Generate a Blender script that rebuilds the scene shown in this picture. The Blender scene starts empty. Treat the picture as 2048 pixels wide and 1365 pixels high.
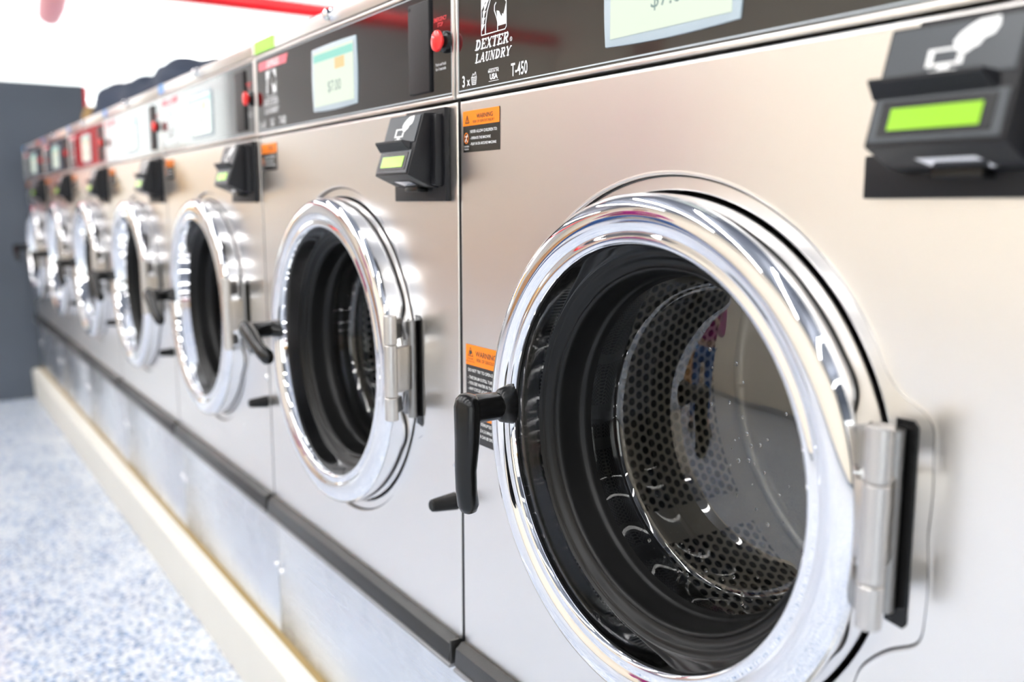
import bpy, bmesh, math, random
from mathutils import Vector, Matrix
R = math.radians
PI = math.pi
scene = bpy.context.scene
col = scene.collection
W = 0.675            # pitch of the row of machines
BASE = 0.08          # machine drawing height of the machine's foot
ZW = 0.15            # world height of the plinth the machines stand on
CX, CZ = 0.336, 0.672  # door centre

# ------------------------------------------------------------------ helpers
def new_mat(name):
    m = bpy.data.materials.new(name)
    m.use_nodes = True
    nt = m.node_tree
    b = nt.nodes['Principled BSDF']
    return m, nt, b

def mat(name, color, rough=0.5, metal=0.0, coat=0.0, emit=None, es=0.0, spec=0.5, bump=0.0, bscale=200.0, ior=1.5):
    m, nt, b = new_mat(name)
    b.inputs['Base Color'].default_value = (*color, 1)
    b.inputs['Roughness'].default_value = rough
    b.inputs['Metallic'].default_value = metal
    b.inputs['Coat Weight'].default_value = coat
    b.inputs['Specular IOR Level'].default_value = spec
    b.inputs['IOR'].default_value = ior
    if emit:
        b.inputs['Emission Color'].default_value = (*emit, 1)
        b.inputs['Emission Strength'].default_value = es
    # a faint procedural variation so that nothing is one dead value
    tc = nt.nodes.new('ShaderNodeTexCoord')
    n = nt.nodes.new('ShaderNodeTexNoise')
    n.inputs['Scale'].default_value = 14.0
    n.inputs['Detail'].default_value = 4.0
    nt.links.new(tc.outputs['Object'], n.inputs['Vector'])
    mr = nt.nodes.new('ShaderNodeMapRange')
    mr.inputs['To Min'].default_value = max(0.0, rough * 0.88)
    mr.inputs['To Max'].default_value = min(1.0, rough * 1.12)
    nt.links.new(n.outputs['Fac'], mr.inputs['Value'])
    nt.links.new(mr.outputs['Result'], b.inputs['Roughness'])
    if bump > 0:
        n2 = nt.nodes.new('ShaderNodeTexNoise')
        n2.inputs['Scale'].default_value = bscale
        n2.inputs['Detail'].default_value = 3.0
        nt.links.new(tc.outputs['Object'], n2.inputs['Vector'])
        bp = nt.nodes.new('ShaderNodeBump')
        bp.inputs['Strength'].default_value = bump
        bp.inputs['Distance'].default_value = 0.001
        nt.links.new(n2.outputs['Fac'], bp.inputs['Height'])
        nt.links.new(bp.outputs['Normal'], b.inputs['Normal'])
    return m

def steel_mat(name, color, r0, r1, vscale=(3.0, 3.0, 500.0), bump=0.04, blotch=None):
    m, nt, b = new_mat(name)
    b.inputs['Metallic'].default_value = 1.0
    tc = nt.nodes.new('ShaderNodeTexCoord')
    mp = nt.nodes.new('ShaderNodeMapping')
    mp.inputs['Scale'].default_value = vscale
    nt.links.new(tc.outputs['Object'], mp.inputs['Vector'])
    n = nt.nodes.new('ShaderNodeTexNoise')
    n.inputs['Scale'].default_value = 1.0
    n.inputs['Detail'].default_value = 3.0
    nt.links.new(mp.outputs['Vector'], n.inputs['Vector'])
    n2 = nt.nodes.new('ShaderNodeTexNoise')
    n2.inputs['Scale'].default_value = 5.0
    n2.inputs['Detail'].default_value = 5.0
    nt.links.new(tc.outputs['Object'], n2.inputs['Vector'])
    add = nt.nodes.new('ShaderNodeMath'); add.operation = 'ADD'
    nt.links.new(n.outputs['Fac'], add.inputs[0]); nt.links.new(n2.outputs['Fac'], add.inputs[1])
    mr = nt.nodes.new('ShaderNodeMapRange')
    mr.inputs['From Min'].default_value = 0.6; mr.inputs['From Max'].default_value = 1.4
    mr.inputs['To Min'].default_value = r0; mr.inputs['To Max'].default_value = r1
    nt.links.new(add.outputs[0], mr.inputs['Value'])
    nt.links.new(mr.outputs['Result'], b.inputs['Roughness'])
    bp = nt.nodes.new('ShaderNodeBump')
    bp.inputs['Strength'].default_value = bump
    bp.inputs['Distance'].default_value = 0.0005
    nt.links.new(n.outputs['Fac'], bp.inputs['Height'])
    nt.links.new(bp.outputs['Normal'], b.inputs['Normal'])
    b.inputs['Base Color'].default_value = (*color, 1)
    if blotch:
        n3 = nt.nodes.new('ShaderNodeTexNoise')
        n3.inputs['Scale'].default_value = 9.0
        n3.inputs['Detail'].default_value = 6.0
        nt.links.new(tc.outputs['Object'], n3.inputs['Vector'])
        cr = nt.nodes.new('ShaderNodeValToRGB')
        cr.color_ramp.elements[0].position = 0.5; cr.color_ramp.elements[0].color = (*color, 1)
        cr.color_ramp.elements[1].position = 0.68; cr.color_ramp.elements[1].color = (*blotch, 1)
        nt.links.new(n3.outputs['Fac'], cr.inputs['Fac'])
        nt.links.new(cr.outputs['Color'], b.inputs['Base Color'])
    return m

class MB:
    """collects shapes of one mesh"""
    def __init__(s, off=0.0):
        s.bm = bmesh.new(); s.off = off
    def box(s, x0, x1, y0, y1, z0, z1, bevel=0.0, seg=2):
        bm2 = bmesh.new()
        bmesh.ops.create_cube(bm2, size=1.0)
        for v in bm2.verts:
            v.co = Vector((x0 + (v.co.x + .5) * (x1 - x0), y0 + (v.co.y + .5) * (y1 - y0), z0 + (v.co.z + .5) * (z1 - z0)))
        if bevel > 0:
            bmesh.ops.bevel(bm2, geom=bm2.edges[:], offset=bevel, segments=seg, affect='EDGES', profile=0.6)
        s.join(bm2); return s
    def join(s, bm2, mtx=None):
        me = bpy.data.meshes.new('tmp')
        if mtx is not None: bm2.transform(mtx)
        bm2.to_mesh(me); bm2.free()
        s.bm.from_mesh(me)
        bpy.data.meshes.remove(me)
    def prism(s, poly, x0, x1, axis='x', bevel=0.0, seg=2):
        """poly: list of 2D points; axis x -> (y,z); axis y -> (x,z); axis z -> (x,y)"""
        bm2 = bmesh.new()
        def P(a, b, t):
            return {'x': (t, a, b), 'y': (a, t, b), 'z': (a, b, t)}[axis]
        v0 = [bm2.verts.new(P(a, b, x0)) for a, b in poly]
        v1 = [bm2.verts.new(P(a, b, x1)) for a, b in poly]
        n = len(poly)
        bm2.faces.new(v0); bm2.faces.new(v1[::-1])
        for i in range(n):
            bm2.faces.new((v0[i], v1[i], v1[(i + 1) % n], v0[(i + 1) % n]))
        bmesh.ops.recalc_face_normals(bm2, faces=bm2.faces[:])
        if bevel > 0:
            bmesh.ops.bevel(bm2, geom=bm2.edges[:], offset=bevel, segments=seg, affect='EDGES', profile=0.6)
        s.join(bm2); return s
    def lathe(s, prof, c=(0, 0, 0), axis='y', seg=48, caps=False):
        """prof: list of (radius, t) along axis"""
        bm2 = bmesh.new(); rings = []
        for r, t in prof:
            ring = []
            if r < 1e-6:
                p = {'y': (0, t, 0), 'z': (0, 0, t), 'x': (t, 0, 0)}[axis]
                ring = [bm2.verts.new(Vector(p) + Vector(c))]
            else:
                for i in range(seg):
                    a = 2 * PI * i / seg; u, v = r * math.cos(a), r * math.sin(a)
                    p = {'y': (u, t, v), 'z': (u, v, t), 'x': (t, u, v)}[axis]
                    ring.append(bm2.verts.new(Vector(p) + Vector(c)))
            rings.append(ring)
        for a, b in zip(rings[:-1], rings[1:]):
            if len(a) == 1 and len(b) == 1: continue
            for i in range(seg):
                j = (i + 1) % seg
                if len(a) == 1: bm2.faces.new((a[0], b[i], b[j]))
                elif len(b) == 1: bm2.faces.new((a[i], b[0], a[j]))
                else: bm2.faces.new((a[i], b[i], b[j], a[j]))
        if caps:
            for ring in (rings[0], rings[-1]):
                if len(ring) > 2: bm2.faces.new(ring)
        bmesh.ops.recalc_face_normals(bm2, faces=bm2.faces[:])
        s.join(bm2); return s
    def tube(s, pts, rad, seg=16, flat=None):
        """rounded tube through points; rad number or list of (ra, rb); capped"""
        bm2 = bmesh.new(); rings = []
        n = len(pts); P = [Vector(p) for p in pts]
        up = Vector(flat) if flat else Vector((0, 1, 0))
        for i, p in enumerate(P):
            d = (P[min(i + 1, n - 1)] - P[max(i - 1, 0)]).normalized()
            u = d.cross(up)
            if u.length < 1e-4: u = d.cross(Vector((1, 0, 0)))
            u.normalize(); v = u.cross(d).normalized()
            ra = rad[i] if isinstance(rad, (list, tuple)) else rad
            if not isinstance(ra, (list, tuple)): ra = (ra, ra)
            rings.append([bm2.verts.new(p + u * ra[0] * math.cos(2 * PI * k / seg) + v * ra[1] * math.sin(2 * PI * k / seg)) for k in range(seg)])
        for a, b in zip(rings[:-1], rings[1:]):
            for i in range(seg):
                j = (i + 1) % seg
                bm2.faces.new((a[i], b[i], b[j], a[j]))
        bm2.faces.new(rings[0]); bm2.faces.new(rings[-1][::-1])
        bmesh.ops.recalc_face_normals(bm2, faces=bm2.faces[:])
        s.join(bm2); return s
    def flat(s, poly, y):
        vs = [s.bm.verts.new((a, y, b)) for a, b in poly]
        f = s.bm.faces.new(vs)
        f.normal_update()
        if f.normal.y > 0: f.normal_flip()
        return s
    def quad(s, a, b, c, d):
        s.bm.faces.new([s.bm.verts.new(p) for p in (a, b, c, d)]); return s
    def build(s, name, material, parent=None, smooth=35):
        me = bpy.data.meshes.new(name)
        if s.off: 
            for v in s.bm.verts: v.co.z -= s.off
        s.bm.to_mesh(me); s.bm.free()
        me.materials.append(material)
        o = bpy.data.objects.new(name, me); col.objects.link(o)
        if parent: o.parent = parent
        if smooth:
            for p in me.polygons: p.use_smooth = True
            try: me.set_sharp_from_angle(angle=R(smooth))
            except Exception: pass
        return o

def tag(o, label=None, cat=None, group=None, kind=None):
    if label: o['label'] = label
    if cat: o['category'] = cat
    if group: o['group'] = group
    if kind: o['kind'] = kind
    return o

def empty(name, loc):
    o = bpy.data.objects.new(name, None); col.objects.link(o); o.location = loc
    o.empty_display_size = 0.1
    return o

def text_bm(mb, body, size, x, z, y, sx=1.0, shear=0.0, align='LEFT', space=1.0, bold=0.0):
    cu = bpy.data.curves.new('tmp_text', 'FONT')
    cu.body = body; cu.size = size; cu.align_x = align; cu.space_character = space
    cu.shear = shear; cu.resolution_u = 3; cu.offset = bold
    o = bpy.data.objects.new('tmp_text', cu); col.objects.link(o)
    dg = bpy.context.evaluated_depsgraph_get(); dg.update()
    me = bpy.data.meshes.new_from_object(o.evaluated_get(dg))
    bm2 = bmesh.new(); bm2.from_mesh(me)
    bm2.transform(Matrix(((sx, 0, 0, x), (0, 0, 1, y), (0, 1, 0, z), (0, 0, 0, 1))))
    for f in bm2.faces:
        f.normal_update()
        if f.normal.y > 0: f.normal_flip()
    mb.join(bm2)
    bpy.data.objects.remove(o); bpy.data.curves.remove(cu); bpy.data.meshes.remove(me)
    return mb

def pl(s):  # polyline width polygon (rectangle) from a to b
    pass

def stroke(mb, pts, w, y, closed=False):
    n = len(pts)
    for i in range(n if closed else n - 1):
        a = Vector(pts[i]); b = Vector(pts[(i + 1) % n]); d = (b - a)
        if d.length < 1e-7: continue
        d.normalize(); nn = Vector((-d.y, d.x)) * w / 2
        a2 = a - d * w * 0.15; b2 = b + d * w * 0.15
        mb.flat([(a2 + nn)[:], (b2 + nn)[:], (b2 - nn)[:], (a2 - nn)[:]], y)

def arc(cx, cz, rx, rz, a0, a1, n=10):
    return [(cx + rx * math.cos(R(a0 + (a1 - a0) * i / n)), cz + rz * math.sin(R(a0 + (a1 - a0) * i / n))) for i in range(n + 1)]

# ------------------------------------------------------------------ materials
M = {}
M['steel'] = steel_mat('brushed stainless steel', (0.89, 0.86, 0.825), 0.275, 0.305, vscale=(2.0, 2.0, 1400.0), bump=0.0)
M['steel_floor_tint'] = steel_mat('brushed steel with floor tint', (0.76, 0.78, 0.81), 0.25, 0.30, vscale=(2.0, 2.0, 1400.0), bump=0.0)  # bluer, darker copy of the steel; the floor's reflection is in its colour
M['steel_side'] = steel_mat('galvanised cabinet side', (0.55, 0.55, 0.55), 0.4, 0.55)
M['chrome'] = mat('polished chrome', (0.90, 0.90, 0.92), 0.035, 1.0)
M['hinge'] = mat('cast hinge metal', (0.62, 0.59, 0.56), 0.32, 1.0, bump=0.25, bscale=300)
M['hinge_dark'] = mat('darker hinge metal', (0.33, 0.32, 0.31), 0.38, 1.0, bump=0.2, bscale=300)
M['black_glass'] = mat('black glossy control overlay', (0.006, 0.006, 0.007), 0.09, 0.0, coat=0.6, spec=0.75)
M['black_plastic'] = mat('black moulded plastic', (0.006, 0.006, 0.008), 0.42, 0.0, spec=0.35, bump=0.25, bscale=900)
M['black_gloss'] = mat('black glossy plastic', (0.004, 0.004, 0.004), 0.26, 0.0, spec=0.4)
M['grey_face'] = mat('dark grey reader face', (0.035, 0.042, 0.050), 0.33, 0.0)
M['rubber'] = mat('black rubber', (0.004, 0.004, 0.004), 0.40, 0.0, spec=0.3)
M['band'] = mat('dark grey rubber bumper strip', (0.018, 0.0175, 0.017), 0.36, 0.0, bump=0.15, bscale=500)
M['band_edge'] = mat('grey bumper strip lip', (0.22, 0.22, 0.23), 0.3, 0.0)
M['white_print'] = mat('white print', (0.85, 0.85, 0.85), 0.4)
M['grey_print'] = mat('pale grey printed line', (0.55, 0.60, 0.63), 0.4)
M['red_print'] = mat('red print', (0.75, 0.04, 0.05), 0.4)
M['pink_print'] = mat('pink red printed label', (0.85, 0.16, 0.20), 0.4)
M['orange'] = mat('orange warning print', (1.0, 0.24, 0.005), 0.35)
M['sticker'] = mat('black sticker vinyl', (0.02, 0.018, 0.016), 0.16)
M['black_print'] = mat('black print', (0.03, 0.03, 0.03), 0.4)
M['red_button'] = mat('red button plastic', (0.85, 0.02, 0.02), 0.25, coat=0.3)
M['screen_frame'] = mat('pale grey screen frame', (0.42, 0.50, 0.55), 0.3)
M['screen'] = mat('lit display', (0.06, 0.07, 0.06), 0.15, emit=(0.90, 1.0, 0.84), es=0.84)
M['screen_teal'] = mat('lit display header', (0.03, 0.08, 0.07), 0.15, emit=(0.38, 0.85, 0.72), es=0.8)
M['screen_text'] = mat('display digits', (0.16, 0.24, 0.22), 0.5)
M['screen_orange'] = mat('display orange', (0.09, 0.06, 0.02), 0.2, emit=(1.0, 0.74, 0.38), es=0.8)
M['lcd'] = mat('green backlit display', (0.10, 0.20, 0.01), 0.2, emit=(0.42, 0.86, 0.02), es=0.72)
M['green_tape'] = mat('green tape', (0.42, 0.85, 0.10), 0.5)
M['blue_tape'] = mat('blue tape', (0.22, 0.42, 0.80), 0.5)
M['navy'] = mat('navy fabric', (0.022, 0.034, 0.065), 0.85, bump=0.5, bscale=60)
M['card'] = mat('brown cardboard', (0.30, 0.19, 0.07), 0.8)
M['dark_partition'] = None
M['red_paint'] = mat('red pipe paint', (0.85, 0.0, 0.008), 0.3)
M['pink_haze'] = mat('red paled by haze', (0.95, 0.45, 0.48), 0.5)  # pink tone holds the overexposed haze over a red pipe
M['water'] = mat('water drop', (0.95, 0.95, 0.95), 0.02, ior=1.33)
M['water'].node_tree.nodes['Principled BSDF'].inputs['Transmission Weight'].default_value = 1.0
M['wood'] = mat('tan wood', (0.50, 0.25, 0.10), 0.45)
M['skin'] = mat('skin', (0.55, 0.33, 0.24), 0.5)
M['hair'] = mat('brown hair', (0.05, 0.025, 0.015), 0.5)
M['magenta'] = mat('magenta knit', (0.32, 0.01, 0.16), 0.8)
M['denim'] = mat('blue denim', (0.03, 0.10, 0.28), 0.8)
M['shoe'] = mat('dark shoe', (0.03, 0.03, 0.03), 0.5)
M['yellow'] = mat('yellow plastic', (0.85, 0.42, 0.01), 0.4)
M['lamp'] = mat('lit lamp diffuser', (1, 1, 1), 0.5, emit=(1.0, 0.985, 0.96), es=35.0)

M['added_uplight'] = mat('added ceiling glow', (1, 1, 1), 0.5, emit=(1.0, 0.985, 0.96), es=30.0)  # glow added on top of the strips to light the ceiling
# door glass: thin sheet, fresnel mix of clear and mirror
def thin_glass():
    m = bpy.data.materials.new('door glass'); m.use_nodes = True
    nt = m.node_tree; nt.nodes.clear()
    out = nt.nodes.new('ShaderNodeOutputMaterial')
    mix = nt.nodes.new('ShaderNodeMixShader')
    tr = nt.nodes.new('ShaderNodeBsdfTransparent'); tr.inputs['Color'].default_value = (0.90, 0.91, 0.90, 1)
    gl = nt.nodes.new('ShaderNodeBsdfGlossy'); gl.inputs['Roughness'].default_value = 0.015
    ge = nt.nodes.new('ShaderNodeNewGeometry')      # Schlick reflectance of a two-sided sheet
    dt = nt.nodes.new('ShaderNodeVectorMath'); dt.operation = 'DOT_PRODUCT'
    nt.links.new(ge.outputs['Normal'], dt.inputs[0]); nt.links.new(ge.outputs['Incoming'], dt.inputs[1])
    def mth(op, a, b=None):
        n = nt.nodes.new('ShaderNodeMath'); n.operation = op
        if isinstance(a, (int, float)): n.inputs[0].default_value = a
        else: nt.links.new(a, n.inputs[0])
        if b is not None:
            if isinstance(b, (int, float)): n.inputs[1].default_value = b
            else: nt.links.new(b, n.inputs[1])
        return n.outputs[0]
    f5 = mth('POWER', mth('SUBTRACT', 1.0, mth('ABSOLUTE', dt.outputs['Value'])), 5.0)
    nt.links.new(mth('ADD', mth('MULTIPLY', f5, 0.90), 0.12), mix.inputs[0])
    nt.links.new(tr.outputs[0], mix.inputs[1]); nt.links.new(gl.outputs[0], mix.inputs[2])
    nt.links.new(mix.outputs[0], out.inputs[0])
    return m
M['glass'] = thin_glass()

def drum_mat():
    m, nt, b = new_mat('perforated drum steel')
    b.inputs['Metallic'].default_value = 0.9
    b.inputs['Roughness'].default_value = 0.42
    uv = nt.nodes.new('ShaderNodeUVMap'); uv.uv_map = 'UVMap'
    # two offset square lattices make a hexagonal field of round holes
    def lattice(off):
        mp = nt.nodes.new('ShaderNodeMapping'); mp.inputs['Location'].default_value = (off[0], off[1], 0)
        nt.links.new(uv.outputs[0], mp.inputs['Vector'])
        fr = nt.nodes.new('ShaderNodeVectorMath'); fr.operation = 'FRACTION'
        nt.links.new(mp.outputs[0], fr.inputs[0])
        sb = nt.nodes.new('ShaderNodeVectorMath'); sb.operation = 'SUBTRACT'; sb.inputs[1].default_value = (.5, .5, 0)
        nt.links.new(fr.outputs[0], sb.inputs[0])
        ml = nt.nodes.new('ShaderNodeVectorMath'); ml.operation = 'MULTIPLY'; ml.inputs[1].default_value = (1.0, 1.732, 0)
        nt.links.new(sb.outputs[0], ml.inputs[0])
        ln = nt.nodes.new('ShaderNodeVectorMath'); ln.operation = 'LENGTH'
        nt.links.new(ml.outputs[0], ln.inputs[0])
        lt = nt.nodes.new('ShaderNodeMath'); lt.operation = 'LESS_THAN'; lt.inputs[1].default_value = 0.36
        nt.links.new(ln.outputs['Value'], lt.inputs[0])
        return lt
    a, c = lattice((0, 0)), lattice((.5, .5))
    mx = nt.nodes.new('ShaderNodeMath'); mx.operation = 'MAXIMUM'
    nt.links.new(a.outputs[0], mx.inputs[0]); nt.links.new(c.outputs[0], mx.inputs[1])
    # plain strips between the fields of holes
    sx = nt.nodes.new('ShaderNodeSeparateXYZ'); nt.links.new(uv.outputs[0], sx.inputs[0])
    md = nt.nodes.new('ShaderNodeMath'); md.operation = 'MODULO'; md.inputs[1].default_value = 24.0
    nt.links.new(sx.outputs['X'], md.inputs[0])
    gt = nt.nodes.new('ShaderNodeMath'); gt.operation = 'GREATER_THAN'; gt.inputs[1].default_value = 3.0
    nt.links.new(md.outputs[0], gt.inputs[0])
    g2 = nt.nodes.new('ShaderNodeMath'); g2.operation = 'LESS_THAN'; g2.inputs[1].default_value = 9.0
    nt.links.new(sx.outputs['Y'], g2.inputs[0])
    m1 = nt.nodes.new('ShaderNodeMath'); m1.operation = 'MULTIPLY'
    nt.links.new(mx.outputs[0], m1.inputs[0]); nt.links.new(gt.outputs[0], m1.inputs[1])
    m2 = nt.nodes.new('ShaderNodeMath'); m2.operation = 'MULTIPLY'
    nt.links.new(m1.outputs[0], m2.inputs[0]); nt.links.new(g2.outputs[0], m2.inputs[1])
    mix = nt.nodes.new('ShaderNodeMix'); mix.data_type = 'RGBA'
    mix.inputs['A'].default_value = (0.55, 0.53, 0.50, 1); mix.inputs['B'].default_value = (0.008, 0.009, 0.012, 1)
    nt.links.new(m2.outputs[0], mix.inputs['Factor'])
    nt.links.new(mix.outputs['Result'], b.inputs['Base Color'])
    return m
M['drum'] = drum_mat()
M['drum_back'] = steel_mat('drum back steel', (0.40, 0.39, 0.37), 0.35, 0.5)

def floor_mat():
    m, nt, b = new_mat('blue and white flake epoxy floor')
    tc = nt.nodes.new('ShaderNodeTexCoord')
    v = nt.nodes.new('ShaderNodeTexVoronoi'); v.inputs['Scale'].default_value = 150.0
    nt.links.new(tc.outputs['Object'], v.inputs['Vector'])
    n = nt.nodes.new('ShaderNodeTexNoise'); n.inputs['Scale'].default_value = 5.0; n.inputs['Detail'].default_value = 6.0
    n.inputs['Roughness'].default_value = 0.65
    nt.links.new(tc.outputs['Object'], n.inputs['Vector'])
    sep = nt.nodes.new('ShaderNodeSeparateColor'); nt.links.new(v.outputs['Color'], sep.inputs[0])
    ma = nt.nodes.new('ShaderNodeMath'); ma.operation = 'MULTIPLY_ADD'; ma.inputs[1].default_value = 1.0; 
    m2 = nt.nodes.new('ShaderNodeMath'); m2.operation = 'MULTIPLY_ADD'; m2.inputs[1].default_value = 1.5; m2.inputs[2].default_value = -0.75
    nt.links.new(n.outputs['Fac'], m2.inputs[0])
    nt.links.new(sep.outputs[0], ma.inputs[0]); nt.links.new(m2.outputs[0], ma.inputs[2])
    cr = nt.nodes.new('ShaderNodeValToRGB'); cr.color_ramp.interpolation = 'CONSTANT'
    e = cr.color_ramp.elements
    e[0].position = 0.0; e[0].color = (0.72, 0.745, 0.78, 1)
    e[1].position = 0.48; e[1].color = (0.34, 0.46, 0.66, 1)
    for p, c in ((0.64, (0.52, 0.57, 0.63, 1)), (0.76, (0.11, 0.20, 0.42, 1)), (0.88, (0.06, 0.11, 0.28, 1)), (0.97, (0.68, 0.70, 0.72, 1))):
        x = e.new(p); x.color = c
    nt.links.new(ma.outputs[0], cr.inputs['Fac'])
    nt.links.new(cr.outputs['Color'], b.inputs['Base Color'])
    b.inputs['Roughness'].default_value = 0.35
    b.inputs['Coat Weight'].default_value = 0.3
    return m
M['floor'] = floor_mat()

def paint(name, color, rough=0.6, bump=0.15, scale=40, var=0.06):
    m, nt, b = new_mat(name)
    tc = nt.nodes.new('ShaderNodeTexCoord')
    n = nt.nodes.new('ShaderNodeTexNoise'); n.inputs['Scale'].default_value = scale; n.inputs['Detail'].default_value = 5
    nt.links.new(tc.outputs['Object'], n.inputs['Vector'])
    n2 = nt.nodes.new('ShaderNodeTexNoise'); n2.inputs['Scale'].default_value = 2.2; n2.inputs['Detail'].default_value = 4
    nt.links.new(tc.outputs['Object'], n2.inputs['Vector'])
    mix = nt.nodes.new('ShaderNodeMix'); mix.data_type = 'RGBA'
    mix.inputs['A'].default_value = (*[c * (1 - var) for c in color], 1); mix.inputs['B'].default_value = (*[min(1, c * (1 + var)) for c in color], 1)
    nt.links.new(n2.outputs['Fac'], mix.inputs['Factor'])
    nt.links.new(mix.outputs['Result'], b.inputs['Base Color'])
    bp = nt.nodes.new('ShaderNodeBump'); bp.inputs['Strength'].default_value = bump; bp.inputs['Distance'].default_value = 0.002
    nt.links.new(n.outputs['Fac'], bp.inputs['Height']); nt.links.new(bp.outputs['Normal'], b.inputs['Normal'])
    b.inputs['Roughness'].default_value = rough
    return m
M['ceiling'] = paint('grey ceiling', (0.14, 0.155, 0.19))
M['wall_white'] = paint('white wall', (0.86, 0.85, 0.83))
M['wall_cream'] = paint('cream wall', (0.92, 0.82, 0.66))
M['dark_partition'] = paint('dark blue grey partition', (0.075, 0.09, 0.115), 0.55, var=0.25)
M['plinth'] = paint('cream painted concrete plinth', (0.72, 0.70, 0.64), 0.5, bump=0.4, scale=25)
M['sealant'] = mat('brown sealant', (0.30, 0.21, 0.08), 0.6)
M['skirting'] = mat('grey skirting', (0.35, 0.36, 0.38), 0.5)

# ------------------------------------------------------------------ one washing machine
def panel_outline(n=360):
    """polar outline of the pressed recess (circle plus hinge pocket) about the door centre"""
    r0 = 0.2375
    pts = []
    for i in range(n):
        a = -180 + 360.0 * i / n
        r = r0
        key = [(-31.5, r0), (-29, .2335), (-26.5, .2335), (-23.5, .2375), (-20.5, .2435), (-18.8, .2505), (-17.8, .2560), (-16.9, .2590), (-15.5, .2600), (-13, .2575), (0, .2490), (13, .2555), (15.5, .2590), (17.3, .2590), (18.6, .2560), (19.8, .2500), (21.2, .2435), (23.2, .2390), (25.5, .2365), (28, .2365), (31, r0)]
        if key[0][0] < a < key[-1][0]:
            for (a0, ra), (a1, rb) in zip(key[:-1], key[1:]):
                if a0 <= a <= a1:
                    t = (a - a0) / (a1 - a0); r = ra + (rb - ra) * t; break
        pts.append((a, r))
    rr = [p[1] for p in pts]
    for _ in range(3):
        rr = [(rr[i - 1] + 2 * rr[i] + rr[(i + 1) % n]) / 4 for i in range(n)]
    return [(R(p[0]), r) for p, r in zip(pts, rr)]

def front_panel(x0, x1, z0, z1):
    mb = MB(BASE); bm = mb.bm
    out = panel_outline()
    n = len(out)
    rings = []
    def rect_pt(a, ins=0.0):
        dx, dz = math.cos(a), math.sin(a)
        ts = []
        if abs(dx) > 1e-9: ts.append(((x1 - ins if dx > 0 else x0 + ins) - CX) / dx)
        if abs(dz) > 1e-9: ts.append(((z1 - ins if dz > 0 else z0 + ins) - CZ) / dz)
        t = min(t for t in ts if t > 0)
        return (CX + dx * t, CZ + dz * t)
    angs = [a for a, r in out]
    corners = [math.atan2(z - CZ, x - CX) for x in (x0, x1) for z in (z0, z1)]
    idx = {}
    for c in corners:
        k = min(range(n), key=lambda i: abs(angs[i] - c)); idx[k] = c
    def rect_ring(ins, y):
        L = []
        for i, (a, r) in enumerate(out):
            if i in idx:
                c = idx[i]
                x = (x1 - ins) if math.cos(c) > 0 else (x0 + ins)
                z = (z1 - ins) if math.sin(c) > 0 else (z0 + ins)
                L.append(bm.verts.new((x, y, z)))
            else:
                p = rect_pt(a, ins); L.append(bm.verts.new((p[0], y, p[1])))
        return L
    rings.append(rect_ring(0, 0.018))
    rings.append(rect_ring(0, 0.0018))
    rings.append(rect_ring(0.0005, 0.0006))
    rings.append(rect_ring(0.0018, 0.0))
    rings.append(rect_ring(0.004, 0.0))
    for off, y in ((0.012, 0.0), (0.0036, 0.0), (0.0032, 0.0), (0.0024, -0.0002), (0.0016, -0.0003), (0.0008, 0.0000), (0.0, 0.0014), (-0.0005, 0.0042), (-0.0012, 0.0048), (-0.0016, 0.0048), (-0.0030, 0.0048)):
        rings.append([bm.verts.new((CX + (r + off) * math.cos(a), y, CZ + (r + off) * math.sin(a))) for a, r in out])
    for rr, y in ((0.2262, 0.0048), (0.2258, 0.0048), (0.2250, 0.0052), (0.2244, 0.0065), (0.2244, 0.0080), (0.2244, 0.035)):
        rings.append([bm.verts.new((CX + rr * math.cos(a), y, CZ + rr * math.sin(a))) for a, r in out])
    for a, b in zip(rings[:-1], rings[1:]):
        for i in range(n):
            j = (i + 1) % n
            bm.faces.new((a[i], a[j], b[j], b[i]))
    bmesh.ops.recalc_face_normals(bm, faces=bm.faces[:])
    return mb

def recess_line(root):  # thin black ring following the outline of the pressed recess
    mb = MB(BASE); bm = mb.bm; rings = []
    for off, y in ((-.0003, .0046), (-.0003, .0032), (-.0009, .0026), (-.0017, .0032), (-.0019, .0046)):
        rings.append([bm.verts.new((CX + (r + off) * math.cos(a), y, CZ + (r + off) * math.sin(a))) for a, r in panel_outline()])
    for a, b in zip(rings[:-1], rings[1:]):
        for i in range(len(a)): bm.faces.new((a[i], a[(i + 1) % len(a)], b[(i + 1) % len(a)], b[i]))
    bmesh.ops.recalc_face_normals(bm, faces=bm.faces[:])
    o = mb.build('recess_line', M['rubber'], root); o['label'] = 'thin black line round the pressed door recess'

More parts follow.
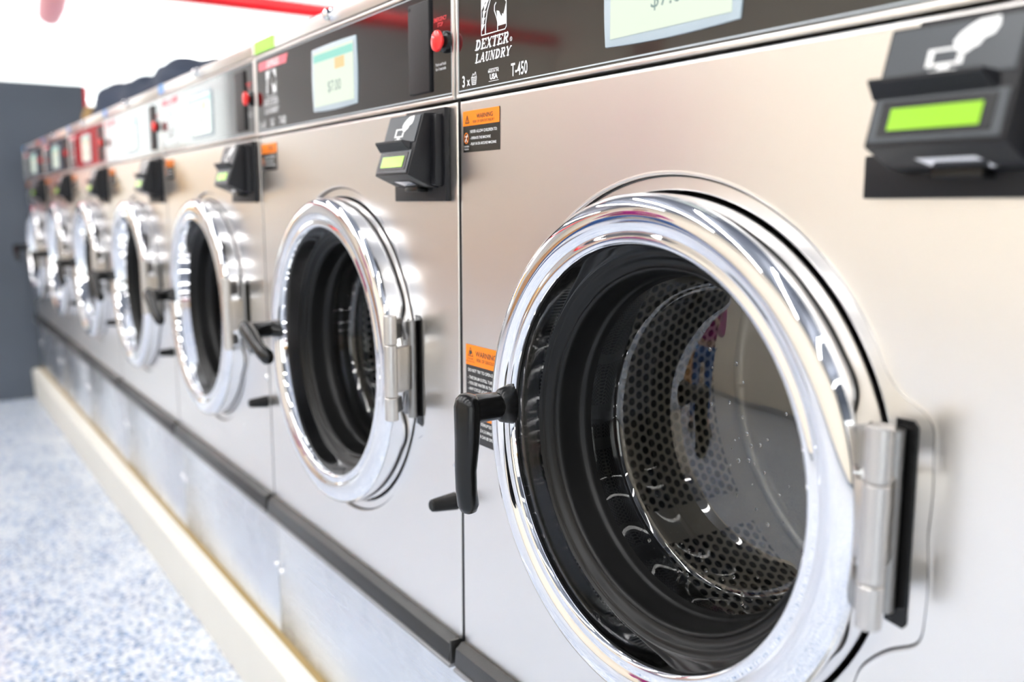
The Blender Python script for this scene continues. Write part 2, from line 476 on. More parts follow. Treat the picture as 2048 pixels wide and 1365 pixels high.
def serif_word(mb, word, x, z, h, y, shear=0.30, w=0.62, k=1.36):
    """heavy slab-serif italic capitals drawn with strokes; returns end x"""
    T = 0.25 * h; t = 0.125 * h; s = 0.10 * h
    def S(pts, wd): 
        stroke(mb, [(x + k * px + shear * pz, z + pz) for px, pz in pts], wd, y)
    for ch in word:
        a = w * h
        def serif(px, pz, l=0.17): S([(px - l * h, pz), (px + l * h, pz)], s)
        if ch == 'D':
            S([(.17 * h, 0), (.17 * h, h)], T); serif(.15 * h, s / 2); serif(.15 * h, h - s / 2)
            S([(.2 * h, h - t / 2), (.34 * h, h - t / 2)], t); S([(.2 * h, t / 2), (.34 * h, t / 2)], t)
            S(arc(.34 * h, h / 2, .26 * h, h / 2 - T / 2.6, 90, -90, 10), T); adv = .80
        elif ch in 'EL':
            S([(.17 * h, 0), (.17 * h, h)], T); serif(.15 * h, s / 2); serif(.15 * h, h - s / 2)
            S([(.17 * h, t / 2), (.60 * h, t / 2)], t); S([(.60 * h, 0), (.62 * h, .27 * h)], t)
            if ch == 'E':
                S([(.17 * h, h - t / 2), (.60 * h, h - t / 2)], t); S([(.60 * h, h), (.60 * h, .75 * h)], t)
                S([(.2 * h, .52 * h), (.46 * h, .52 * h)], t); S([(.45 * h, .40 * h), (.45 * h, .64 * h)], t * .8)
            adv = .74
        elif ch == 'X':
            S([(.12 * h, h), (.58 * h, 0)], T); S([(.56 * h, h), (.12 * h, 0)], t)
            for q in (.10, .60): serif(q * h, s / 2, .13); serif(q * h, h - s / 2, .13)
            adv = .78
        elif ch == 'T':
            S([(.33 * h, 0), (.33 * h, h)], T); serif(.33 * h, s / 2); S([(.03 * h, h - t / 2), (.63 * h, h - t / 2)], t)
            S([(.04 * h, h), (.03 * h, .74 * h)], t); S([(.62 * h, h), (.62 * h, .74 * h)], t); adv = .72
        elif ch == 'R':
            S([(.17 * h, 0), (.17 * h, h)], T); serif(.15 * h, s / 2); serif(.15 * h, h - s / 2)
            S([(.2 * h, h - t / 2), (.38 * h, h - t / 2)], t); S([(.2 * h, .48 * h), (.38 * h, .48 * h)], t)
            S(arc(.38 * h, .735 * h, .17 * h, .22 * h, 90, -90, 8), T * .9); S([(.36 * h, .48 * h), (.60 * h, 0)], T * .9); serif(.66 * h, s / 2, .08); adv = .80
        elif ch == 'A':
            S([(.08 * h, 0), (.36 * h, h)], t); S([(.36 * h, h), (.62 * h, 0)], T); S([(.18 * h, .34 * h), (.5 * h, .34 * h)], t)
            serif(.07 * h, s / 2, .12); serif(.63 * h, s / 2, .14); adv = .78
        elif ch == 'U':
            S([(.17 * h, h), (.17 * h, .3 * h)], T); S(arc(.37 * h, .3 * h, .20 * h, .27 * h, 180, 360, 10), t * 1.2); S([(.57 * h, .3 * h), (.57 * h, h)], t)
            serif(.15 * h, h - s / 2); serif(.57 * h, h - s / 2, .12); adv = .78
        elif ch == 'N':
            S([(.14 * h, 0), (.14 * h, h)], t); S([(.14 * h, h), (.58 * h, 0)], T); S([(.58 * h, 0), (.58 * h, h)], t)
            serif(.12 * h, s / 2, .13); serif(.10 * h, h - s / 2, .1); serif(.58 * h, h - s / 2, .13); adv = .80
        elif ch == 'Y':
            S([(.33 * h, 0), (.33 * h, .46 * h)], T); S([(.33 * h, .44 * h), (.08 * h, h)], T); S([(.33 * h, .44 * h), (.60 * h, h)], t)
            serif(.33 * h, s / 2); serif(.07 * h, h - s / 2, .13); serif(.61 * h, h - s / 2, .12); adv = .76
        x += k * adv * h
    return x

def warning_sticker_upper(root):
    x0, x1, z0, z1 = 0.011, 0.0852, 0.942, 0.9865
    y = -0.0006
    mb = MB(BASE); mb.box(x0, x1, y, 0.0, z0, z1, bevel=0.0); st = mb.build('warning_sticker', M['sticker'], root)
    st['label'] = 'orange and black warning sticker at the upper left of the door panel'
    y2 = y - 0.0002
    mb = MB(BASE); mb.flat([(x0, .9705), (x1, .9705), (x1, z1 - .001), (x1 - .001, z1), (x0 + .001, z1), (x0, z1 - .001)], y2); mb.build('sticker_header', M['orange'], st)
    y3 = y2 - 0.0002
    mb = MB(BASE)
    text_bm(mb, 'WARNING', .0068, .0565, .9775, y3, sx=1.0, align='CENTER', bold=.0001)
    text_bm(mb, 'RISK OF SERIOUS INJURY', .0042, .0540, .9728, y3, sx=.94, align='CENTER')
    stroke(mb, [(.0165, .9735), (.0205, .9815), (.0245, .9735)], .0011, y3, closed=True)
    stroke(mb, [(.0205, .9745), (.0205, .979)], .001, y3)
    mb.build('header_lettering', M['black_print'], st)
    mb = MB(BASE)
    text_bm(mb, 'NEVER ALLOW CHILDREN TO:', .0044, .0265, .9625, y3, sx=.90, bold=.00005)
    text_bm(mb, '- OPERATE THE MACHINE', .0040, .0265, .9555, y3, sx=.90, bold=.00005)
    text_bm(mb, '- PLAY IN OR AROUND MACHINE', .0040, .0265, .9493, y3, sx=.87, bold=.00005)
    text_bm(mb, 'CHILDREN', .0023, .0185, .9475, y3, align='CENTER')
    text_bm(mb, 'PLAYING', .0023, .0185, .9445, y3, align='CENTER')
    stroke(mb, [(.0205, .9610), (.0185, .9575), (.0160, .9535)], .0014, y3)   # running child
    stroke(mb, [(.0185, .9575), (.0205, .9530)], .0012, y3); stroke(mb, [(.0155, .9590), (.0215, .9590)], .0009, y3)
    mb.build('sticker_lettering', M['white_print'], st)
    mb = MB(BASE)
    stroke(mb, arc(.0185, .9573, .0045, .0055, 0, 360, 24), .0008, y3 - .0001)
    stroke(mb, [(.0155, .9612), (.0215, .9534)], .0007, y3 - .0001)
    mb.build('prohibition_ring', M['orange'], st)
    return st

def warning_sticker_lower(root):
    x0, x1, z0, z1 = 0.0135, 0.100, 0.6130, 0.7265
    y = -0.0006
    mb = MB(BASE); mb.box(x0, x1, y, 0.0, z0, z1); st = mb.build('warning_sticker', M['sticker'], root)
    st['label'] = 'taller orange and black warning sticker partly behind the door rim and handle'
    y2 = y - 0.0002; y3 = y2 - 0.0002
    mb = MB(BASE); mb.flat([(x0, .7030), (x1, .7030), (x1, z1), (x0, z1)], y2); mb.build('sticker_header', M['orange'], st)
    mb = MB(BASE); mb.flat([(.058, .6425), (.068, .6425), (.068, .6470), (.058, .6470)], y2); mb.build('orange_mark', M['orange'], st)
    mb = MB(BASE)
    text_bm(mb, 'WARNING', .0088, .0565, .7145, y3, align='CENTER', bold=.0001)
    text_bm(mb, 'RISK OF SERIOUS INJURY', .0056, .0370, .7085, y3, sx=.86)
    stroke(mb, [(.0185, .7135), (.0240, .7235), (.0295, .7135)], .0008, y3, closed=True)
    mb.flat([(.0215, .7150), (.0240, .7145), (.0268, .7170), (.0260, .7200), (.0222, .7195)], y3)
    text_bm(mb, 'DANGER', .0030, .0240, .7093, y3, align='CENTER'); text_bm(mb, 'HOT/ROTATING', .0026, .0240, .7062, y3, align='CENTER')
    mb.build('header_lettering', M['black_print'], st)
    mb = MB(BASE)
    for s, z in (('DO NOT TRY TO OPEN DOOR WHEN:', .6955), ('- THE DRUM IS STILL TURNING', .6870), ('- YOU SEE WATER IN THE WINDOW', .6805), ('- ANY CYCLE LIGHT IS STILL ON', .6740)):
        text_bm(mb, s, .0050, .0185, z, y3, sx=.90, bold=.00005)
    stroke(mb, [(.0185, .6685), (.0950, .6685)], .0009, y3)
    for s, z in (('IF POWER IS INTERRUPTED', .6360), ('THERE WILL BE A 2-3 MINUTE DELAY', .6285), ('BEFORE DOOR CAN BE OPENED', .6215)):
        text_bm(mb, s, .0050, .0185, z, y3, sx=.82, bold=.00005)
    mb.build('sticker_lettering', M['white_print'], st)
    return st

def control_panel(root):
    x0, x1, z0, z1 = 0.0025, 0.6725, 1.0010, 1.1330
    # thin bright frame, then the black overlay
    mb = MB(BASE)
    mb.box(x0, x1, -.004, .03, z0, z0 + .0045, .0012); mb.box(x0, x1, -.004, .03, z1 - .0045, z1, .0012)
    mb.box(x0, x0 + .0030, -.004, .03, z0 + .003, z1 - .003, .0008); mb.box(x1 - .0045, x1, -.004, .03, z0 + .003, z1 - .003, .0008)
    cp = mb.build('control_panel', M['steel'], root)
    a, b, c, d = x0 + .0032, x1 - .0047, z0 + .0047, z1 - .0047
    mb = MB(BASE); mb.box(a, b, -.0028, .03, c, d, .0006, 1)
    g = mb.build('glass_overlay', M['black_glass'], cp); g['label'] = 'glossy black printed glass of the control panel'
    y = -.0032
    mb = MB(BASE); stroke(mb, [(a + .0015, c + .0028), (b - .0015, c + .0028)], .0013, y); stroke(mb, [(a + .0015, d - .0022), (b - .0015, d - .0022)], .0011, y)
    stroke(mb, [(b - .0018, c + .003), (b - .0018, d - .002)], .0007, y); stroke(mb, [(a + .0012, c + .003), (a + .0012, d - .002)], .0006, y)
    mb.build('border_line', M['grey_print'], cp)
    # logo: horse head and neck in a frame
    mb = MB(BASE)
    lx, lz, lw, lh = .0545, .0 + 1.0615, .0475, .041
    def Q(u, v): return (lx + u * lw, lz + v * lh)
    stroke(mb, [Q(0, 0), Q(.95, .0), Q(1, .06), Q(1, 1), Q(0, 1), Q(0, 0)], .0010, y)
    stroke(mb, [Q(.16, .0), Q(.17, .25), Q(.24, .55), Q(.36, .80), Q(.52, .95)], .0016, y)       # crest of the neck
    stroke(mb, [Q(.66, .0), Q(.66, .22), Q(.60, .38), Q(.53, .52), Q(.54, .64), Q(.60, .70)], .0014, y)     # jaw line
    mb.flat([Q(.68, .12), Q(.985, .12), Q(.985, .62), Q(.93, .46), Q(.88, .36), Q(.84, .40), Q(.82, .31), Q(.76, .40), Q(.72, .47), Q(.62, .50), Q(.64, .34)], y)  # light below the muzzle
    mb.flat([Q(.985, .64), Q(.985, .985), Q(.70, .985), Q(.76, .90), Q(.80, .82), Q(.88, .76)], y)   # light before the forehead
    for (u0, v0) in ((.02, .20), (.04, .36), (.07, .52), (.12, .66), (.20, .78)):                                             # mane
        mb.flat([Q(u0, v0 - .10), Q(u0 + .13, v0 + .06), Q(u0 + .06, v0 + .05), Q(u0 + .10, v0 + .13), Q(u0 - .01, v0 + .06)], y)
    mb.flat([Q(.02, .62), Q(.16, .78), Q(.30, .90), Q(.40, .985), Q(.02, .985)], y)
    mb.build('horse_logo', M['white_print'], cp)
    mb = MB(BASE)
    e = serif_word(mb, 'DEXTER', .0415, 1.0475, .0104, y, w=.6, shear=.28)
    text_bm(mb, '®', .006, e + .002, 1.0480, y)
    serif_word(mb, 'LAUNDRY', .0415, 1.0345, .0092, y, shear=.28)
    mb.build('brand_lettering', M['white_print'], cp)
    mb = MB(BASE); text_bm(mb, 'T-450', .0178, .1105, 1.0135, y, sx=.68, bold=.0003)
    mb.build('type_lettering', M['white_print'], cp)
    mb = MB(BASE); text_bm(mb, 'MADE IN THE', .0042, .0775, 1.0215, y, sx=.80, align='CENTER', bold=.00008)
    text_bm(mb, 'USA', .0076, .0778, 1.0147, y, sx=1.05, align='CENTER', bold=.0003)
    stroke(mb, [(.0685, 1.0252), (.0872, 1.0252)], .0005, y); stroke(mb, [(.0685, 1.0128), (.0872, 1.0128)], .0005, y)
    mb.build('origin_lettering', M['white_print'], cp)
    # capacity and laundry basket
    mb = MB(BASE); text_bm(mb, '3', .0165, .0140, 1.0125, y, sx=.80, bold=.0003); text_bm(mb, 'x', .0130, .0245, 1.0130, y, sx=.85, bold=.0002)
    stroke(mb, [(.0335, 1.0205), (.0350, 1.0130), (.0425, 1.0130), (.0440, 1.0205)], .0009, y, closed=True)
    for k in (1.0150, 1.0168, 1.0186): stroke(mb, [(.0345, k), (.0432, k)], .0006, y)
    for k in (.0365, .0388, .0410): stroke(mb, [(k, 1.013), (k, 1.0205)], .0005, y)
    stroke(mb, [(.0345, 1.0208), (.0370, 1.0245), (.0390, 1.0225), (.0420, 1.0258), (.0435, 1.0210)], .0008, y)
    mb.build('basket_symbol', M['white_print'], cp)
    mb = MB(BASE)
    mb.flat([(.020, 1.1065), (.150, 1.1065), (.158, 1.1200), (.020, 1.1200)], y)
    lb = mb.build('cycle_label', M['pink_print'], cp)
    mb = MB(BASE); text_bm(mb, 'EXPRESS', .0150, .088, 1.1085, y - .0002, align='CENTER', shear=.2, bold=.0003)
    mb.build('label_lettering', M['white_print'], cp)
    # display screen with softly bowed frame
    sx0, sx1, sz0, sz1 = .2600, .4150, 1.0205, 1.1090
    def bowed(g):
        P = []
        for t in range(0, 9): u = t / 8; P.append((sx0 + g + (sx1 - sx0 - 2 * g) * u, sz0 + g - .0022 * math.sin(PI * u)))
        for t in range(1, 8): u = t / 8; P.append((sx1 - g + .0025 * math.sin(PI * u), sz0 + g + (sz1 - sz0 - 2 * g) * u))
        for t in range(0, 9): u = 1 - t / 8; P.append((sx0 + g + (sx1 - sx0 - 2 * g) * u, sz1 - g + .0012 * math.sin(PI * u)))
        for t in range(1, 8): u = 1 - t / 8; P.append((sx0 + g - .0025 * math.sin(PI * u), sz0 + g + (sz1 - sz0 - 2 * g) * u))
        return P
    mb = MB(BASE); mb.prism(bowed(0), -.0045, -.001, 'y', .0012)
    mb.build('screen_frame', M['screen_frame'], cp)
    mb = MB(BASE); mb.flat([(sx0 + .0075, sz0 + .006), (sx1 - .0075, sz0 + .006), (sx1 - .0075, sz1 - .0055), (sx0 + .0075, sz1 - .0055)], -.0050)
    sc = mb.build('display_screen', M['screen'], cp); sc['label'] = 'lit pale green screen'
    mb = MB(BASE); mb.flat([(sx0 + .0085, sz1 - .020), (sx1 - .0085, sz1 - .020), (sx1 - .0085, sz1 - .0095), (sx0 + .0085, sz1 - .0095)], -.0052)
    mb.build('screen_header', M['screen_teal'], cp)
    mb = MB(BASE); text_bm(mb, '$7.00', .021, (sx0 + sx1) / 2 + .004, 1.044, -.0052, align='CENTER', sx=1.0)
    mb.build('price_digits', M['screen_text'], cp)
    mb = MB(BASE); mb.flat([(sx0 + .085, 1.073), (sx0 + .118, 1.073), (sx0 + .118, 1.088), (sx0 + .085, 1.088)], -.0052)
    mb.build('screen_icon', M['screen_orange'], cp)
    # blank cover plate, emergency stop and its print
    mb = MB(BASE); mb.box(.5685, .6200, -.0062, -.001, 1.0145, 1.1180, .0018, 3)
    mb.lathe([(.0018, -.0068), (.0018, -.006)], c=(.572, 0, 1.113), seg=12, caps=True)
    pp = mb.build('cover_plate', M['black_plastic'], root)
    mb = MB(BASE); text_bm(mb, 'EMERGENCY', .0064, .6415, 1.0905, y, sx=.80, align='CENTER', bold=.0001); text_bm(mb, 'STOP', .0064, .6415, 1.0845, y, sx=.80, align='CENTER', bold=.0001)
    mb.build('emergency_lettering', M['red_print'], cp)
    mb = MB(BASE); text_bm(mb, 'Push and hold', .0050, .6420, 1.0415, y, sx=.85, align='CENTER'); text_bm(mb, 'for 3 seconds', .0050, .6420, 1.0365, y, sx=.85, align='CENTER')
    mb.build('hint_lettering', M['white_print'], cp)
    mb = MB(BASE); mb.lathe([(.0, -.0100), (.0072, -.0100), (.0078, -.0095), (.0100, -.0080), (.0114, -.0070), (.0120, -.0050), (.0124, -.0025), (.0, -.0025)], c=(.6550, 0, 1.0655), seg=32)
    eb = mb.build('emergency_stop_button', M['black_gloss'], root); eb['label'] = 'red mushroom emergency stop button on a black collar'
    mb = MB(BASE); mb.lathe([(.0, -.0195), (.004, -.0193), (.0080, -.0186), (.0112, -.0172), (.0120, -.0155), (.0117, -.0138), (.0100, -.0126), (.0080, -.0115), (.0070, -.0100), (.0, -.0115)], c=(.6550, 0, 1.0655), seg=32)
    mb.build('button_head', M['red_button'], eb)
    return cp

def card_reader(root):
    # plate on the steel, hood leaning outwards towards its foot
    mb = MB(BASE); mb.prism([(.5290, .8885), (.6565, .8885), (.6565, .9945), (.5620, .9945), (.5620, .9160), (.5290, .9160)], -.0075, .0, 'y', .0012, 2)
    rd = mb.build('card_reader', M['black_plastic'], root); rd['label'] = 'black card reader with a green display'
    xl, xr = .5555, .6405
    prof = [(-.004, .9895), (-.0250, .9885), (-.0475, .9185), (-.0200, .9060), (-.004, .9035)]
    mb = MB(BASE); mb.prism(prof, xl, xr, 'x', .0016, 2)
    mb.prism([(-.004, .9880), (-.016, .9870), (-.018, .9070), (-.004, .9050)], xr - .001, xr + .0115, 'x', .003, 2)
    hd = mb.build('hood', M['black_plastic'], rd)
    A = Vector((-.0250, .9885)); B = Vector((-.0475, .9185)); D = (B - A); n = Vector((-D.y, D.x)).normalized()
    if n.x > 0: n = -n
    def F(u, v, h=.0004):    # u 0..1 left to right, v 0..1 top to bottom
        p = A + D * v + n * h
        return Vector((xl + (xr - xl) * u, p.x, p.y))
    def facequad(mb, u0, u1, v0, v1, h):
        f = mb.bm.faces.new([mb.bm.verts.new(F(u, v, h)) for u, v in ((u0, v0), (u1, v0), (u1, v1), (u0, v1))]); f.normal_update()
        if f.normal.y > 0: f.normal_flip()
    def fpoly(mb, pts, h):
        f = mb.bm.faces.new([mb.bm.verts.new(F(u, v, h)) for u, v in pts]); f.normal_update()
        if f.normal.y > 0: f.normal_flip()
    def slab(mb, u0, u1, v0, v1, h0, h1, bev=.0006):
        bm2 = bmesh.new()
        vs = [bm2.verts.new(F(u, v, h)) for h in (h0, h1) for u, v in ((u0, v0), (u1, v0), (u1, v1), (u0, v1))]
        for q in ((0, 1, 2, 3), (7, 6, 5, 4), (0, 4, 5, 1), (1, 5, 6, 2), (2, 6, 7, 3), (3, 7, 4, 0)): bm2.faces.new([vs[i] for i in q])
        bmesh.ops.recalc_face_normals(bm2, faces=bm2.faces[:])
        if bev: bmesh.ops.bevel(bm2, geom=bm2.edges[:], offset=bev, segments=2, affect='EDGES')
        mb.join(bm2)
    mb = MB(BASE); slab(mb, .03, .965, .03, .47, .0002, .0012); slab(mb, .03, .965, .60, .97, .0002, .0012)
    mb.build('face_plate', M['grey_face'], rd)
    # visor above the display where the card goes in
    mb = MB(BASE); bm2 = bmesh.new()
    pr = [(.46, .0006), (.475, .0105), (.50, .0105), (.615, .0006)]
    L = [bm2.verts.new(F(-.01, v, h)) for v, h in pr]; Rr = [bm2.verts.new(F(.86, v, h)) for v, h in pr[:1]] + [bm2.verts.new(F(.80, v, h)) for v, h in pr[1:3]] + [bm2.verts.new(F(.90, *pr[3]))]
    bm2.faces.new(L); bm2.faces.new(Rr[::-1])
    for i in range(4): bm2.faces.new((L[i], L[(i + 1) % 4], Rr[(i + 1) % 4], Rr[i]))
    bmesh.ops.recalc_face_normals(bm2, faces=bm2.faces[:])
    bmesh.ops.bevel(bm2, geom=bm2.edges[:], offset=.0006, segments=2, affect='EDGES')
    mb.join(bm2); mb.build('card_slot_visor', M['black_plastic'], rd)
    mb = MB(BASE); slab(mb, .09, .90, .635, .925, .0010, .0018, .0005); mb.build('display_bezel', M['black_gloss'], rd)
    mb = MB(BASE); facequad(mb, .17, .82, .70, .88, .0023); mb.build('green_display', M['lcd'], rd)
    # printed hand putting a card in
    mb = MB(BASE); h = .0016
    fpoly(mb, [(.60, .08), (.66, .045), (.79, .035), (.80, .11), (.775, .17), (.71, .20), (.69, .245), (.65, .265), (.61, .30), (.56, .285), (.53, .26), (.505, .19), (.54, .13)], h)
    def bar(u0, v0, u1, v1): fpoly(mb, [(u0, v0), (u1, v0), (u1, v1), (u0, v1)], h)
    bar(.34, .235, .53, .258); bar(.34, .355, .60, .38); bar(.34, .258, .385, .355); bar(.555, .30, .60, .355)
    bar(.43, .38, .515, .415); fpoly(mb, [(.37, .412), (.575, .412), (.515, .455), (.47, .468), (.43, .455)], h)
    mb.build('hand_and_card_symbol', M['white_print'], rd)
    # slot and latch under the hood
    mb = MB(BASE)
    P = lambda x, t, o=.0: Vector((x, -.0475 + (.0275) * t, .9185 - .0125 * t - .0008 - o))
    bm2 = mb.bm
    f = bm2.faces.new([bm2.verts.new(p) for p in (P(xl + .025, .50), P(xl + .062, .50), P(xl + .068, .95), P(xl + .032, .95))])
    mb.build('receipt_slot', M['chrome'], rd, smooth=0)
    mb = MB(BASE); mb.box(xl + .028, xl + .060, -.022, -.006, .8995, .9055, .0012); mb.build('latch', M['black_gloss'], rd)
    return rd

def washing_machine():
    root = empty('washing_machine', (0, 0, ZW))
    zt = 1.1560
    # cabinet: left, right, back, bottom and the top sheet
    mb = MB(BASE)
    mb.box(.0015, .0035, .031, .78, BASE, 1.13); mb.box(.6712, .6732, .012, .78, BASE, 1.13)
    mb.box(.0035, .6715, .775, .78, BASE, 1.13); mb.box(.0035, .6715, .03, .775, BASE, BASE + .004)
    mb.build('cabinet', M['steel_side'], root)
    mb = MB(BASE); mb.prism([(-.0055, 1.1345), (-.0055, 1.1535), (-.0030, 1.1560), (.78, 1.1560), (.78, 1.1345)], .0015, .6735, 'x', .0010, 2)
    mb.build('lid', M['steel'], root)
    mb = MB(BASE)
    mb.lathe([(0, -.0175), (.0045, -.0170), (.0072, -.0150), (.0080, -.0120), (.0078, -.0085), (.0095, -.0080), (.0095, -.0050), (0, -.0050)], c=(.3375, 0, 1.1465), seg=24)
    mb.build('lid_lock', M['chrome'], root)
    front_panel(.0035, .6730, .3560, .9985).build('front_panel', M['steel'], root)
    recess_line(root)
    mb = MB(BASE); mb.box(-.0012, .0034, .0007, .030, .330, 1.133); mb.build('gap_shade', M['rubber'], root)  # black strip filling the gap between machines, in place of its shade
    mb = MB(BASE); mb.box(.0035, .6730, .004, .018, BASE, .3260, .0012); mb.build('lower_panel', M['steel_floor_tint'], root)
    # dark strip between front and lower panel, sloping outwards
    mb = MB(BASE); mb.prism([(.012, .3575), (-.004, .3575), (-.0125, .3510), (-.0145, .3300), (-.0125, .3265), (.012, .3255)], .0035, .6650, 'x', .0012, 2)
    mb.box(.6650, .6690, -.0135, .010, .3260, .3570, .0014)
    ks = mb.build('bumper_strip', M['band'], root)
    mb = MB(BASE); mb.prism([(-.0140, .3272), (-.0165, .3262), (-.0165, .3225), (.004, .3215), (.004, .3265)], .0035, .6690, 'x', .0008, 2)
    mb.build('strip_lip', M['band_edge'], ks)
    for x, z in ((.6640, .2000 + .02), (.0160, .2145)):
        mb = MB(BASE); mb.lathe([(0, -.0005), (.003, -.0002), (.0050, .0012), (.0060, .0040), (0, .0040)], c=(x, 0, z), seg=16); mb.build('panel_screw', M['chrome'], root)
    mb = MB(BASE); mb.lathe([(.0, -.0010), (.0012, -.0010), (.0018, -.0028), (.0034, -.0024), (.0045, -.0008), (.0048, .0), (0, .0)], c=(.6635, 0, .5760), seg=20); mb.build('front_screw', M['chrome'], root)
    mb = MB(BASE); mb.lathe([(0, -.0340), (.0055, -.0340), (.0072, -.0325), (.0080, -.0280), (.0103, -.0060), (.0108, -.0010), (.0108, .0), (0, .0)], c=(.6600, 0, .5300), seg=28); mb.build('rubber_bumper', M['rubber'], root)
    control_panel(root); card_reader(root); warning_sticker_upper(root)
    # hinge: slotted rolled plate rising from the pocket
    mb = MB(BASE)
    mb.prism([(.5560, .6050), (.5700, .6030), (.5730, .6070), (.5725, .7420), (.5690, .7460), (.5560, .7460)], .0036, .0052, 'y', .0005, 1)
    mb.build('hinge_slot', M['black_gloss'], root)
    mb = MB(BASE)
    mb.tube([(.5605, -.0035, .6150), (.5605, -.0035, .7395)], (.0064), 20)
    mb.box(.5540, .5600, -.0100, .0044, .6450, .7150, .001)
    hg = mb.build('hinge', M['hinge_dark'], root)
    mb = MB(BASE)
    for a, b in ((.6180, .6470), (.6478, .7130), (.7138, .7500)):
        mb = MB(BASE)
        mb.lathe([(0, a), (.0076, a), (.0083, a + .0007), (.0083, b - .0007), (.0076, b), (0, b)], c=(.5735, -.040, 0), axis='z', seg=28)
        if .64 < a < .65: mb.prism([(.5660, -.039), (.5800, -.039), (.5640, -.002), (.5560, -.002)], .6520, .7090, 'z', .002, 2)
        mb.build('hinge_knuckle', M['hinge'], hg)
    for a, b in ((.7180, .7440), (.6240, .6440)):
        mb = MB(BASE); mb.prism([(.5480, -.028), (.5690, -.0435), (.5720, -.034), (.5520, -.012)], a, b, 'z', .0015, 2)
        mb.build('hinge_arm', M['hinge_dark'], hg)
    # DOOR
    ring = [(.2205, .012), (.2222, .008), (.2222, -.0240), (.2214, -.0285), (.2190, -.0320), (.2150, -.0348), (.2090, -.0366), (.2030, -.0370), (.1975, -.0362), (.1935, -.0345), (.1915, -.0334), (.1895, -.0338), (.1865, -.0346), (.1835, -.0345), (.1815, -.0332), (.1802, -.0310), (.1790, -.0260), (.1768, -.0100), (.1752, .0010), (.1752, .006)]
    # smooth the profile with a subdivided spline
    def spl(P, k=4):
        o = []
        for i in range(len(P) - 1):
            p0, p1, p2, p3 = P[max(i - 1, 0)], P[i], P[i + 1], P[min(i + 2, len(P) - 1)]
            for j in range(k):
                t = j / k
                o.append(tuple(.5 * ((2 * p1[d]) + (-p0[d] + p2[d]) * t + (2 * p0[d] - 5 * p1[d] + 4 * p2[d] - p3[d]) * t * t + (-p0[d] + 3 * p1[d] - 3 * p2[d] + p3[d]) * t ** 3) for d in (0, 1)))
        o.append(P[-1]); return o
    mb = MB(BASE); mb.lathe(spl(ring, 3), c=(CX, 0, CZ), seg=192)
    door = mb.build('door', M['chrome'], root, smooth=80); door['label'] = 'round door with a polished chrome rim'
    mb = MB(BASE); mb.lathe(spl([(.1756, -.002), (.1730, .0005), (.1700, .0010), (.1665, .0060), (.1620, .0080), (.1590, .0060), (.1565, .0100), (.1558, .0200), (.1545, .0330), (.1515, .0380), (.1505, .0460)], 3), c=(CX, 0, CZ), seg=128)
    mb.build('door_gasket', M['rubber'], door, smooth=60)
    mb = MB(BASE); mb.lathe(spl([(.1540, .0400), (.1520, .0500), (.1495, .0680), (.1460, .0780), (.1400, .0820), (.1300, .0815), (.1100, .0778), (.0800, .0732), (.0400, .0695), (.0, .0684)], 4), c=(CX, 0, CZ), seg=128)
    gl = mb.build('glass_bowl', M['glass'], door, smooth=80); gl['label'] = 'clear glass bowl of the door'
    # handle: boss on the rim, stub arm outwards, tapered grip turned about the arm
    hx, hz = .1560, .6860
    mb = MB(0)
    mb.tube([(0, .0, 0), (0, -.014, 0), (0, -.018, 0)], [(.0125, .021), (.0115, .017), (.0100, .0120)], 24, flat=(0, 0, 1))
    mb.tube([(0, -.012, 0), (0, -.018, 0), (0, -.042, .0), (0, -.052, .0)], [(.0105, .0105), (.0125, .0140), (.0125, .0148), (.0110, .0135)], 24, flat=(0, 0, 1))
    grip = [(0, -.0520, .0165), (0, -.0520, .0150), (0, -.0520, .0110), (0, -.0520, .0030), (0, -.0525, -.030), (0, -.0545, -.060), (0, -.0540, -.080), (0, -.0520, -.0960), (0, -.0512, -.1025), (0, -.0510, -.1050)]
    gr = [.004, .0090, .0130, .0152, .0140, .0122, .0120, .0122, .0090, .004]
    mb.tube(grip, [(g, g * .85) for g in gr], 24)
    ho = mb.build('handle', M['black_gloss'], door, smooth=50)
    ho.location = (hx, -.0330, hz - BASE); ho['label'] = 'black lever handle'
    # tub opening and drum behind the glass
    mb = MB(BASE); mb.lathe(spl([(.2272, .034), (.2100, .036), (.1950, .034), (.1860, .036), (.1830, .044), (.1860, .054), (.1900, .070), (.1850, .090), (.1880, .110), (.2000, .125), (.2650, .127)], 3), c=(CX, 0, CZ), seg=96)
    mb.build('tub_gasket', M['rubber'], root, smooth=60)
    mb = MB(BASE); mb.lathe([(.1868, .0442), (.1858, .0430), (.1842, .0432), (.1836, .0448), (.1846, .0462), (.1862, .0458), (.1868, .0442)], c=(CX, 0, CZ), seg=96)
    mb.build('gasket_clamp', M['chrome'], root, smooth=80)
    dr = drum(root)
    return root, door, ho

